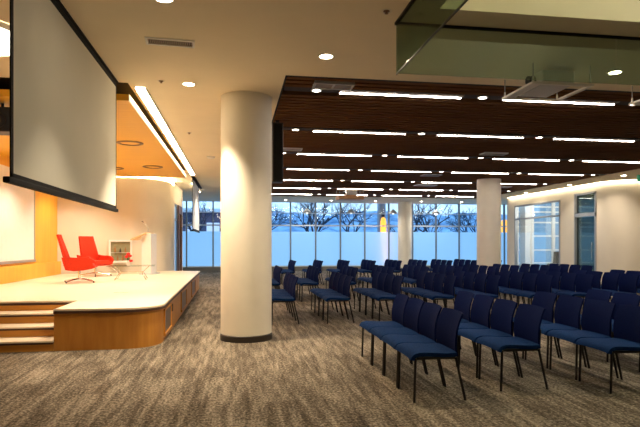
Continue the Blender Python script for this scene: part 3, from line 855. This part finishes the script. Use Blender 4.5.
def tree(x, y, h, lab, seed):
    rnd = random.Random(seed)
    bm = new(); bt = new()
    def br(p, d, l, r, dep, B_):
        q = p + d * l * .5 + Vector((rnd.uniform(-.06, .06), rnd.uniform(-.06, .06), 0)) * l
        e = p + d * l
        add_tube(B_, [p, q, e], r, 5 if dep > 2 else 4, r * .62, cap=False)
        if dep == 0: return
        n = 3 if dep > 1 else 2
        for i in range(n):
            ax = Vector((rnd.uniform(-1, 1), rnd.uniform(-1, 1), rnd.uniform(-.2, .9))).normalized()
            nd = (d * .75 + ax * .8).normalized()
            br(p + (e - p) * rnd.uniform(.55, 1), nd, l * rnd.uniform(.6, .8), r * .58, dep - 1, bm)
    br(Vector((0, 0, 0)), Vector((rnd.uniform(-.1, .1), 0, 1)).normalized(), h * .32, h * .018, 5, bt)
    t = thing('bare_tree', lab, 'tree', (x, y, -.25), 0, 'bare winter trees outside the windows')
    obj('trunk', bt, M['bark'], t, True); obj('branches', bm, M['bark'], t, True)
for i, (x, y, h) in enumerate(((-2.0, 35.0, 6.4), (1.6, 34.2, 5.8), (4.6, 33.2, 6.2), (7.4, 34.5, 6.4), (10.6, 32.6, 6.0), (13.8, 37.5, 7.2), (5.9, 42, 8), (16.5, 36, 6.5))):
    tree(x, y, h, 'bare winter tree outside the windows, %s' % ('far left beyond the far screen', 'just right of the big column', 'third from left', 'left of the window column', 'right of the window column', 'left of the second round column', 'farther back behind the third tree', 'beyond the right wall')[i], 40 + i)
# snowy wooded slope
bm = new(); NX, NY = 70, 14
vv = [[None] * NY for _ in range(NX)]
for i in range(NX):
    for j in range(NY):
        x = -50 + 140 * i / (NX - 1); y = 50 + 34 * j / (NY - 1)
        z = -.3 + 6.4 * (j / (NY - 1)) ** .8 + .5 * math.sin(x * .35 + j) + random.uniform(-.3, .3)
        vv[i][j] = bm.verts.new((x, y, z))
for i in range(NX - 1):
    for j in range(NY - 1): bm.faces.new((vv[i][j], vv[i + 1][j], vv[i + 1][j + 1], vv[i][j + 1]))
struct('hillside', bm, M['hill'], smooth=True)
t = thing('distant_building', 'low brown building outside at the left windows', 'building', (-4.2, 44, -.3))
obj('wall', B(-5, 4, 0, 5, 0, 4.2), M['bldg'], t); obj('roof', B(-5.3, 4.3, -.4, 5.3, 4.2, 4.5), M['white'], t)
for k in range(5): obj('window', B(-4.4 + 1.6 * k, -3.4 + 1.6 * k, -.05, 0, 2.2, 3.4), M['bldgwin'], t)

# ------------------------------------------------------------------ world and lamps
wd = bpy.data.worlds.new('dusk'); scn.world = wd; wd.use_nodes = True
nt = wd.node_tree; bg = nt.nodes['Background']
tc = nt.nodes.new('ShaderNodeTexCoord'); sp = nt.nodes.new('ShaderNodeSeparateXYZ'); rp = nt.nodes.new('ShaderNodeValToRGB')
nt.links.new(tc.outputs['Generated'], sp.inputs[0]); nt.links.new(sp.outputs['Z'], rp.inputs['Fac']); nt.links.new(rp.outputs['Color'], bg.inputs['Color'])
rp.color_ramp.elements[0].position = 0; rp.color_ramp.elements[0].color = (.46, .70, .98, 1)
rp.color_ramp.elements[1].position = .5; rp.color_ramp.elements[1].color = (.20, .42, .78, 1)
bg.inputs['Strength'].default_value = 1.0

def lamp(kind, name, loc, energy, col, size=.1, rot=(0, 0, 0), spot=None, sy=None, blend=.6):
    d = bpy.data.lights.new(name, kind); d.energy = energy; d.color = col
    if kind == 'AREA':
        d.size = size
        if sy: d.shape = 'RECTANGLE'; d.size_y = sy
    else:
        d.shadow_soft_size = size
    if kind == 'SPOT': d.spot_size = R(spot); d.spot_blend = blend
    o = bpy.data.objects.new(name, d); COL.objects.link(o); o.location = loc; o.rotation_euler = rot
    return o
WARM = (1, .74, .42)
WW = (1, .86, .68)
WL = (1, .80, .55)
for i, (x, y) in enumerate(((-2.3, 9.7), (-2.1, 12.6), (-2.4, 15.6), (-3.9, 10.2), (-3.9, 13.2), (-4.0, 15.9))):
    lamp('SPOT', 'stage_spot', (x, y, H - .27), 98, (1, .85, .64), .06, (0, 0, 0), 130)
lamp('SPOT', 'floor_spot', (-.63, 7.78, H - .03), 300, WL, .06, (0, 0, 0), 84)
lamp('SPOT', 'floor_spot', (1.06, 6.38, H - .03), 130, WL, .06, (0, 0, 0), 125)
lamp('SPOT', 'floor_spot', (-.63, 5.10, H - .03), 60, WL, .06, (0, 0, 0), 84)
lamp('SPOT', 'floor_spot', (4.83, 6.41, H - .03), 60, WW, .06, (0, 0, 0), 125)
for y in (16.0, 18.9, 22.0):
    lamp('SPOT', 'soffit_spot', (12.36, y, H - .03), 60, WW, .06, (0, 0, 0), 140)
lamp('POINT', 'atrium_lamp', (5, 3.0, 5.7), 62, (1, .97, .82), .05)
for z in (.6, 1.1, 1.6, 2.0): lamp('POINT', 'amber_bulb', (8.10, 29.28, z), 9, (1, .36, .25), .03)
lamp('POINT', 'room_lamp', (15, 21.5, 3.3), 170, (1, .95, .85), .02)
for x, y, e in ((-.35, 20.5, 150), (-.2, 25.6, 70)): lamp('SPOT', 'corridor_spot', (x, y, H - .03), e, WW, .05, (0, 0, 0), 140)  # the stronger spot is added to brighten the far screen
for y in (17.6, 15.4): lamp('SPOT', 'curve_spot', (14.2 if y < 17 else 12.5, y - .6, H - .03), 28, WW, .06, (0, 0, 0), 140)
for x in (3.6, 7.1, 10.3): lamp('SPOT', 'window_soffit_spot', (x, 27.5, H - .03), 70, WW, .06, (0, 0, 0), 140)

scn.view_settings.view_transform = 'Standard'
scn.view_settings.look = 'None'
scn.view_settings.exposure = 1.1
scn.view_settings.gamma = 1
scn.cycles.max_bounces = 8
scn.cycles.diffuse_bounces = 5
scn.cycles.transparent_max_bounces = 12
scn.cycles.sample_clamp_indirect = 6
